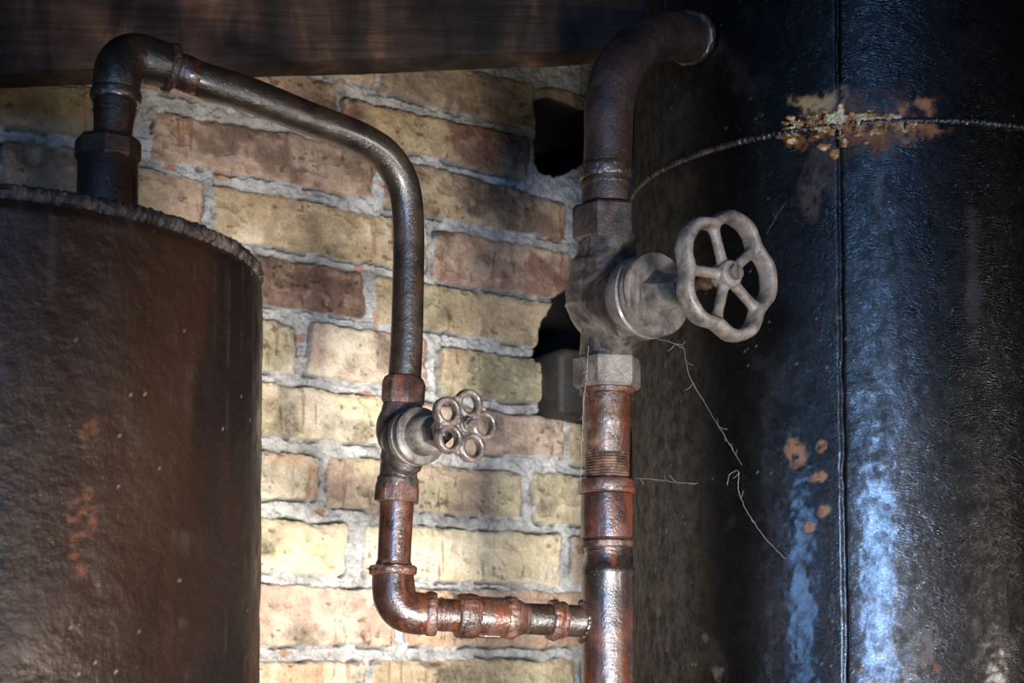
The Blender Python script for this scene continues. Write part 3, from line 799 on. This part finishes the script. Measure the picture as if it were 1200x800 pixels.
# ------------------------------------------------------------------ thick pipe run
def right_run():
    x0 = Xr(711.5, 500).x
    X0 = lambda py: Vector((Xr(711.5+(py-500)*.004, py).x, YR, Xr(711.5, py).z))
    # upper bent pipe going back into the black tank
    pts = [X0(240), X0(215), P(713, 165, YR), P(714, 125, YR), P(721, 92, YR+.004), P(736, 66, YR+.018), P(757, 48, YR+.045), P(781, 42, YR+.08), P(803, 45, YR+.115), P(822, 50, YR+.145)]
    pa = catmull(pts, 8)
    root = thing('bent_pipe', tuple(pts[0]), 'thick dark pipe bending right into the black tank, above the large valve', 'pipe', )
    mb = MB(); tube(mb, pa, S(29.5, YR), 48, wob=lambda th, i: .0006*math.sin(th*2+i*.15))
    part('tube', mb, M['pipetop'], root)
    b0 = X0(243)
    z = lambda py: X0(py).z-b0.z
    band('weld_bead', b0, UP, z(212), z(194), S(32.5, YR), M['bead'], root, lump=.0016, seed=4)
    band('joint_ring', b0, UP, z(222), z(212), S(30.5, YR), M['pipetop'], root, lump=.001, seed=5)
    e = pa[-14]; ed = (pa[-12]-pa[-15]).normalized()
    band('entry_weld', P(808, 44, YR+.125), (pts[-1]-pts[-2]), -.004, .006, S(33, YR+.1), M['bead'], root, lump=.0016, seed=6)
    # nipple under the large valve
    b0 = X0(566); z = lambda py: X0(py).z-b0.z
    root = thing('pipe_nipple', tuple(b0), 'short tarred pipe nipple with bare screw thread, just below the large valve', 'pipe')
    r = S(29, YR); r2 = S(26.8, YR)
    mb = MB(); lathe(mb, b0, UP, [(z(531), r2-.0006), (z(527), r2), (z(505), r2+.0004), (z(499), r-.0005), (z(494), r+.0004), (z(488), r-.0006), (z(470), r), (z(452), r)], 64,
                     wob=lambda th, t: .0014*(n1(math.cos(th)*2+5, math.sin(th)*2+5, t*70, seed=9)-.5))
    part('tube', mb, M['nipple'], root)
    mb = MB(); thread(mb, b0, UP, 0, z(530), r2-.0004, 11, .0011)
    part('screw_thread', mb, M['stem'], root)
    mb = MB(); lathe(mb, b0, UP, [(z(464), r-.001), (z(462), r+.0022), (z(457), r+.0026), (z(455), r)], 64, wob=lambda th, t: .002*(n1(math.cos(th)*6+5, math.sin(th)*6+5, t*200, seed=10)-.5))
    fibres(mb, b0, UP, z(468), z(455), r+.001, 60, 21, .004, .00016)
    part('packing', mb, M['redband'], root, label='reddish hemp packing fibres')
    # coupling
    b0 = X0(632); z = lambda py: X0(py).z-b0.z
    root = thing('pipe_coupling', tuple(b0), 'reddish brown flaking pipe coupling under the screw thread on the thick pipe', 'coupling')
    r = S(31.5, YR)
    mb = MB(); lathe(mb, b0, UP, [(0, r-.002), (.0012, r-.0002), (z(600), r+.0003), (z(582), r-.0006), (z(580), r-.0006)], 64, wob=lambda th, t: .0014*(n1(math.cos(th)*3+5, math.sin(th)*3+5, t*60, seed=12)-.5))
    part('sleeve', mb, M['redpipe'], root)
    band('rim', b0, UP, z(579), z(562), S(34, YR), M['redband'], root, fib=10, seed=7, lump=.0006)
    # main stand pipe with branch
    b0 = X0(800); b0.z = 0
    root = thing('stand_pipe', (b0.x, b0.y, 0), 'thick brown-red vertical pipe with a welded side branch at the lower centre right', 'pipe')
    zz = lambda py: X0(py).z
    mb = MB(); r = S(31, YR); rn = S(29, YR)
    lathe(mb, b0, UP, [(0, r), (zz(760), r), (zz(700), r), (zz(676), r-.0002), (zz(672), r+.001), (zz(667), r+.0006), (zz(663), rn+.0005), (zz(658), rn-.001), (zz(648), rn-.0018), (zz(641), rn-.0006), (zz(628), rn-.0012)], 64,
          wob=lambda th, t: .0008*(n1(math.cos(th)*3+5, math.sin(th)*3+5, t*50, seed=13)-.5))
    part('tube', mb, M['tee'], root)
    mb = MB(); lathe(mb, b0, UP, [(zz(643), rn-.002), (zz(641), rn+.0012), (zz(635), rn+.0018), (zz(632), rn-.001)], 64, wob=lambda th, t: .002*(n1(math.cos(th)*6+5, math.sin(th)*6+5, t*200, seed=14)-.5))
    fibres(mb, b0, UP, zz(652), zz(632), rn, 70, 22, .003, .00016)
    part('packing', mb, M['redband'], root)
right_run()

# ------------------------------------------------------------------ thin pipe run
def left_run():
    YE = 1.335
    # reducer on the tank top
    base = P(124.5, 300, YE); base.z = hTL+.002
    zt = lambda py, x=124.5: P(x, py, YE).z
    root = thing('pipe_socket', tuple(base), 'dark brown pipe socket with faceted collar standing on the brown tank', 'fitting')
    r = S(36, YE)
    mb = MB(); lathe(mb, base, UP, [(0, r*1.02), (zt(230)-base.z, r), (zt(188)-base.z, r*.99), (zt(186)-base.z, r*.97)], 64)
    part('sleeve', mb, M['brownpipe'], root)
    mb = MB(); lathe(mb, base, UP, [(zt(190)-base.z, r*1.0), (zt(186)-base.z, r*1.08), (zt(168)-base.z, r*1.08), (zt(163)-base.z, r*1.0), (zt(162)-base.z, r*.7)], 8, ang0=.15, ref=(1, 0, 0))
    part('faceted_collar', mb, M['brownpipe'], root, sharp=25)
    # riser nipple
    nb = P(131, 168, YE); nt = P(136, 112, YE)
    root = thing('riser_nipple', tuple(nb), 'short dark brown upright pipe between the faceted collar and the top elbow', 'pipe')
    ax = (nt-nb).normalized(); L = (nt-nb).length
    mb = MB(); lathe(mb, nb, ax, [(-.004, S(24.5, YE)), (0, S(24.5, YE)), (L*.25, S(23, YE)), (L*.4, S(23.3, YE)), (L*.8, S(25, YE)), (L+.004, S(25, YE))], 48, wob=lambda th, t: .0012*(n1(math.cos(th)*3+5, math.sin(th)*3+5, t*60, seed=15)-.5))
    part('tube', mb, M['brownpipe'], root)
    mb = MB(); fibres(mb, nb, ax, L*.55, L*.95, S(25, YE), 60, 23, .0025, .00016)
    part('packing', mb, M['brownpipe'], root)
    # long bent pipe, from the elbow to the small valve
    q = [P(206, 81, 1.362), P(240, 95, 1.372), P(280, 107, 1.386), P(315, 120, 1.40), P(345, 132, 1.413), P(375, 144, 1.426), P(402, 154, 1.438), P(427, 165.5, 1.45), P(449, 180, 1.462), P(465, 200, 1.473), P(474, 222, 1.481), P(478, 250, 1.487), P(479, 290, YL), P(478, 350, YL), P(476.5, 400, YL), P(474, 446, YL)]
    pa = catmull(q, 8)
    # elbow
    ec = [P(136, 112, YE), P(137, 98, YE), P(140, 82, YE+.002), P(149, 71, YE+.007), P(163, 68.5, YE+.013), P(180, 72.5, YE+.018), P(197, 78, YE+.0245)]
    ep = catmull(ec, 7); n = len(ep)
    root = thing('pipe_elbow', tuple(ec[0]), 'dark greased pipe elbow with beaded ends at the upper left, above the brown tank', 'elbow')
    rr = [S(27, YE)+ S(2.6, YE)*math.sin(PI*min(1, i/(n-1))) for i in range(n)]
    mb = MB(); tube(mb, ep, rr, 56)
    me = mb.mesh(); finish(me, 50); part('bend', me, M['gun'], root)
    band('end_bead', P(136, 110, YE), (ep[1]-ep[0]), -.0075, .0035, S(30.5, YE), M['gun'], root, lump=.0008, seed=16)
    band('end_bead', ec[-1], (ep[-1]-ep[-2]), -.002, .0065, S(29.5, YE+.02), M['redband'], root, lump=.0012, seed=17, fib=14)
    root = thing('bent_pipe', tuple(q[0]), 'thin greased pipe sloping from the top elbow then bending down to the small valve', 'pipe')
    mb = MB(); m = len(pa)
    rad = []
    for i in range(m):
        y = pa[i].y; px = 20.6 if y < 1.40 else 20.6-(y-1.40)/.09*1.4
        rad.append(S(px, y))
    tube(mb, pa, rad, 56, wob=lambda th, i: .0004*math.sin(th*2+i*.1))
    part('tube', mb, M['gun'], root)
    d = (pa[3]-pa[0]).normalized()
    mb = MB(); lathe(mb, q[0], d, [(.0, S(20, 1.36)), (.003, S(21.5, 1.36)), (.012, S(21.8, 1.36)), (.019, S(21.6, 1.36)), (.021, S(20.4, 1.36))], 56, wob=lambda th, t: .0012*(n1(math.cos(th)*4+5, math.sin(th)*4+5, t*120, seed=18)-.5))
    part('thread_packing', mb, M['redpipe'], root)
    # short pipe under the small valve
    a = P(461, 672, YL); b = P(465, 586, YL); ax = (b-a).normalized(); L = (b-a).length
    root = thing('drop_pipe', tuple(a), 'short red-brown pipe between the small valve and the lower elbow', 'pipe')
    mb = MB(); lathe(mb, a, ax, [(-.004, S(19.5, YL)), (L*.5, S(19.8, YL)), (L*.9, S(20.2, YL)), (L*.98, S(20.6, YL)), (L+.003, S(20, YL))], 48)
    part('tube', mb, M['redpipe'], root)
    mb = MB(); fibres(mb, a, ax, L*.8, L*.98, S(20, YL), 30, 24, .002, .00014)
    lathe(mb, a, ax, [(.004, S(19.5, YL)), (.006, S(21.5, YL)), (.0095, S(21, YL)), (.012, S(19.5, YL))], 48, wob=lambda th, t: .0025*(n1(math.cos(th)*7+5, math.sin(th)*7+5, t*200, seed=19)-.5))
    part('packing', mb, M['redband'], root)
    # lower elbow
    Y2 = YL
    ec = [P(460.5, 672, Y2), P(461, 686, Y2), P(463.5, 701, Y2), P(472, 713, Y2+.001), P(486, 718, Y2+.003), P(503, 719, Y2+.006)]
    ep = catmull(ec, 7); n = len(ep)
    root = thing('pipe_elbow', tuple(P(470, 744, Y2)), 'glossy red-brown pipe elbow with beaded ends at the lower centre left', 'elbow')
    mb = MB(); tube(mb, ep, [S(24.5, Y2)+S(1.2, Y2)*math.sin(PI*i/(n-1)) for i in range(n)], 56)
    part('bend', mb, M['redpipe'], root, sharp=50)
    band('end_bead', P(460.5, 668, Y2), UP, -.0045, .0045, S(28, Y2), M['redband'], root, lump=.0014, seed=25, fib=20)
    e = ep[-1]; d = Vector((1, .12, -.02)).normalized()
    band('end_bead', e, d, -.004, .007, S(26.5, Y2), M['redband'], root, lump=.0009, seed=26)
    # level run to the stand pipe
    s0 = P(505, 719.5, YL+.007); s1 = P(700, 728.5, YR); ax = (s1-s0).normalized(); L = (s1-s0).length
    def tt(px): return L*(px-505)/195
    def piece(name, label, cat, x0_, x1_): 
        return thing(name, tuple(s0+ax*tt(x0_)), label, cat)
    r0 = S(19, 1.51)
    root = piece('level_nipple', 'short dark red-brown level pipe right of the lower elbow', 'pipe', 509, 538)
    mb = MB(); lathe(mb, s0, ax, [(tt(507), r0), (tt(522), r0*1.02), (tt(540), r0*1.02)], 48, wob=lambda th, t: .001*(n1(math.cos(th)*3+5, math.sin(th)*3+5, t*60, seed=27)-.5))
    part('tube', mb, M['redpipe'], root)
    mb = MB(); fibres(mb, s0, ax, tt(511), tt(520), r0, 40, 28, .003, .00014)
    part('packing', mb, M['redband'], root); mb = MB()
    rng = random.Random(4)
    for k in range(7):                                               # loose hanging strands
        c = s0+ax*tt(rng.uniform(510, 560)) - UP*(r0*.95); ln = rng.uniform(.008, .02); w = rng.uniform(-.004, .004)
        tube(mb, [c, c-UP*ln*.4+ax*w*.4, c-UP*ln*.8+ax*w, c-UP*ln+ax*w*1.4], .00014, 4, cap=False)
    part('hanging_fibres', mb, M['redband'], root)['kind'] = 'stuff'
    root = piece('pipe_coupling', 'red-brown pipe coupling with two raised rings on the lower level pipe', 'coupling', 534, 609)
    rc = S(24, 1.525)
    mb = MB(); lathe(mb, s0, ax, [(tt(540), rc*.9), (tt(545), rc), (tt(575), rc*.99), (tt(592), rc*.99), (tt(602), rc*.97), (tt(608), rc*.86), (tt(611), rc*.78)], 56, wob=lambda th, t: .0008*(n1(math.cos(th)*3+5, math.sin(th)*3+5, t*60, seed=29)-.5))
    part('sleeve', mb, M['redpipe'], root)
    band('end_bead', s0, ax, tt(533), tt(558), S(26, 1.52), M['redband'], root, lump=.0012, seed=30, fib=26)
    band('end_bead', s0, ax, tt(586), tt(603), S(25, 1.52), M['redband'], root, lump=.0012, seed=31, fib=26)
    a_, u_, v_ = frame(ax)
    mb = MB(); c0 = s0+ax*tt(560)-UP*(rc*.93)-Vector((0, .008, 0)); tube(mb, [c0, c0+ax*tt(585-56+505-505)*.0+ax*(tt(584)-tt(560))], .0022, 12)
    part('casting_ridge', mb, M['redpipe'], root)
    root = piece('branch_pipe', 'short level pipe with jam ring running into the thick stand pipe', 'pipe', 609, 700)
    r1 = S(18.6, 1.54)
    mb = MB(); lathe(mb, s0, ax, [(tt(616), r1*.98), (tt(645), r1), (tt(680), r1*1.02), (tt(692), r1*1.15), (tt(702), r1*1.2)], 56)
    part('tube', mb, M['gun'], root)
    mb = MB(); thread(mb, s0, ax, tt(606), tt(622), r1*.98, 6, .0008)
    part('screw_thread', mb, M['stem'], root)
    band('jam_ring', s0, ax, tt(642), tt(654), S(24, 1.54), M['redband'], root, lump=.0014, seed=32, fib=26)
    band('jam_ring', s0, ax, tt(653), tt(661), S(22, 1.54), M['redband'], root, lump=.001, seed=33)
    mb = MB()                                                        # weld round the branch joint
    rng = random.Random(8); cR = S(31, YR)
    X0 = Xr(712.5, 728)
    for i in range(70):
        th = 2*PI*i/70; yy = r1*1.2*math.cos(th); hz = r1*1.2*math.sin(th)
        if abs(yy) < cR:
            x_ = -math.sqrt(cR*cR-yy*yy)
            ball(mb, (X0.x+x_-.0008, YR+yy*1.0, X0.z+hz), rng.uniform(.002, .0034), None, None, 8, 6)
    me = fuse(mb, .0008, 2, .4, .0008, 300, 34)
    part('branch_weld', me, M['bead'], root)
left_run()

# ------------------------------------------------------------------ iron block on the wall behind the large valve
def wallpt(u, v, h): return W0 + WD*u + Vector((0, 0, v)) + WN*h
def iron_block():
    u0, vt = wall_uv(633, 412); _, vb = wall_uv(633, 490); u1 = wall_uv(735, 440)[0]
    vs = []; ring = []
    R = .016; prof = []
    # outline in the wall plane with rounded corners, extruded from the wall with rounded front edges
    w = u1-u0; h = vt-vb
    for (cx, cy, a0) in ((u1-R, vt-R, 0), (u0+R, vt-R, 90), (u0+R*.6, vb+R*.6, 180), (u1-R, vb+R, 270)):
        rr = R if a0 != 180 else R*.6
        for k in range(7):
            a = math.radians(a0+15*k); prof.append((cx+rr*math.cos(a), cy+rr*math.sin(a), math.cos(a), math.sin(a)))
    n = len(prof); dep = .045
    for (hh, ins) in ((-.02, 0), (dep-.008, 0), (dep-.0025, .0022), (dep, .0065), (dep+.0005, .009)):
        for (x, y, cx, cy) in prof: vs.append(wallpt(x-cx*ins, y-cy*ins, hh))
    fs = []
    for k in range(4):
        for i in range(n):
            j = (i+1) % n; fs.append((k*n+i, k*n+j, (k+1)*n+j, (k+1)*n+i))
    fs.append(tuple(4*n+i for i in range(n))); fs.append(tuple(range(n-1, -1, -1)))
    o = part('iron_block', MB().add(vs, fs), M['block'], loc=tuple(wallpt((u0+u1)/2, vb, 0)))
    tag(o, 'black rounded iron block projecting from the brick wall behind the large valve', 'block')
iron_block()

# ------------------------------------------------------------------ cobweb strands
def strand(label, pts, rad=.00022, side=0, seed=0):
    rng = random.Random(seed); q = catmull(pts, 8); mb = MB()
    q = [p+Vector((rng.uniform(-1, 1), rng.uniform(-1, 1), rng.uniform(-1, 1)))*.0005 for p in q]
    tube(mb, q, rad, 5, cap=False)
    for i in range(side):
        k = rng.randrange(1, len(q)-2); c = q[k]
        d = Vector((rng.uniform(-1, 1), rng.uniform(-.5, .5), rng.uniform(-1, 1))).normalized()*rng.uniform(.004, .012)
        tube(mb, [c, c+d*.5+Vector((0, 0, -.001)), c+d], rad*.7, 4, cap=False)
    o = part('cobweb', mb, M['web'], loc=tuple(q[0])); tag(o, label, 'cobweb')
def tankp(px, py, off=.004):
    a, z = on_cyl(px, py, TRC, TRR); return Vector((TRC.x+(TRR+off)*math.sin(a), TRC.y-(TRR+off)*math.cos(a), z))
strand('dusty cobweb strand hanging from under the large valve across the black tank', [P(768, 396, 1.50), P(790, 402, 1.53), P(801, 408, 1.56), P(808, 440, 1.62), P(829, 478, 1.64), P(850, 512, 1.62), P(870, 545, 1.605)], .00024, 10, 1)
strand('curled white thread clinging to the black tank below the handwheel', [tankp(855, 568), tankp(858, 556), tankp(868, 553), tankp(868, 575), tankp(880, 603), tankp(900, 632), tankp(922, 655)], .0003, 3, 2)
strand('fine cobweb strand stretched from the pipe to the black tank beside the thread', [P(745, 560, 1.55), P(770, 562, 1.60), P(800, 566, 1.64), tankp(822, 566)], .00018, 5, 3)
strand('fine dusty cobweb thread hanging down the left side of the thick pipe', [P(690, 405, 1.49), P(688, 425, 1.50), P(688, 440, 1.512), P(684, 470, 1.517), P(682, 520, 1.52), P(680, 575, 1.52)], .0002, 6, 4)
strand('fine cobweb thread running up from the handwheel to the black tank', [P(898, 275, 1.40), P(915, 245, 1.48), tankp(925, 235), ], .00015, 2, 5)

# ------------------------------------------------------------------ light
def area(name, loc, target, sx, sy, power, col, spread=180):
    l = bpy.data.lights.new(name, 'AREA'); l.shape = 'RECTANGLE'; l.size = sx; l.size_y = sy; l.energy = power; l.color = col; l.spread = math.radians(spread)
    o = bpy.data.objects.new(name, l); COLL.objects.link(o); o.location = loc
    o.rotation_euler = (Vector(target)-Vector(loc)).to_track_quat('-Z', 'Y').to_euler(); return o
# hand lamp low beside the camera, pointed at the wall between the tanks
area('work_lamp', (.36, .02, ZC-.42), P(440, 625, 1.9), .30, .22, 6.3, (1, .96, .91), 39)
# two windows behind the camera (blue sky)
area('window_light', (-.10, -2.2, ZC+.30), (.50, 1.6, ZC+.28), 1.15, .70, 8.5, (.24, .50, 1.), 60)
area('left_window_light', (-2.0, -.8, ZC+.22), (.36, 1.6, ZC+.12), .5, .6, .45, (.24, .50, 1.), 40)
# low opening to the right
area('side_window_light', (1.75, .15, ZC-.25), (.14, 1.45, ZC+.33), .22, .5, 1.1, (1, .88, .80), 45)
wd = bpy.data.worlds.new('world'); SC.world = wd; wd.use_nodes = True
wd.node_tree.nodes['Background'].inputs[0].default_value = (.75, .85, 1, 1); wd.node_tree.nodes['Background'].inputs[1].default_value = .02

# ------------------------------------------------------------------ camera
cam = bpy.data.cameras.new('camera'); co = bpy.data.objects.new('camera', cam); COLL.objects.link(co)
co.location = (0, 0, ZC); co.rotation_euler = (PI/2+PITCH, 0, 0)
cam.sensor_width = 36; cam.lens = F/1200*36; cam.shift_y = (OPY-400)/1200
cam.clip_start = .05
cam.dof.use_dof = True; cam.dof.focus_distance = 1.52; cam.dof.aperture_fstop = 11
SC.camera = co
SC.view_settings.view_transform = 'Standard'; SC.view_settings.look = 'None'; SC.view_settings.exposure = 0; SC.view_settings.gamma = 1
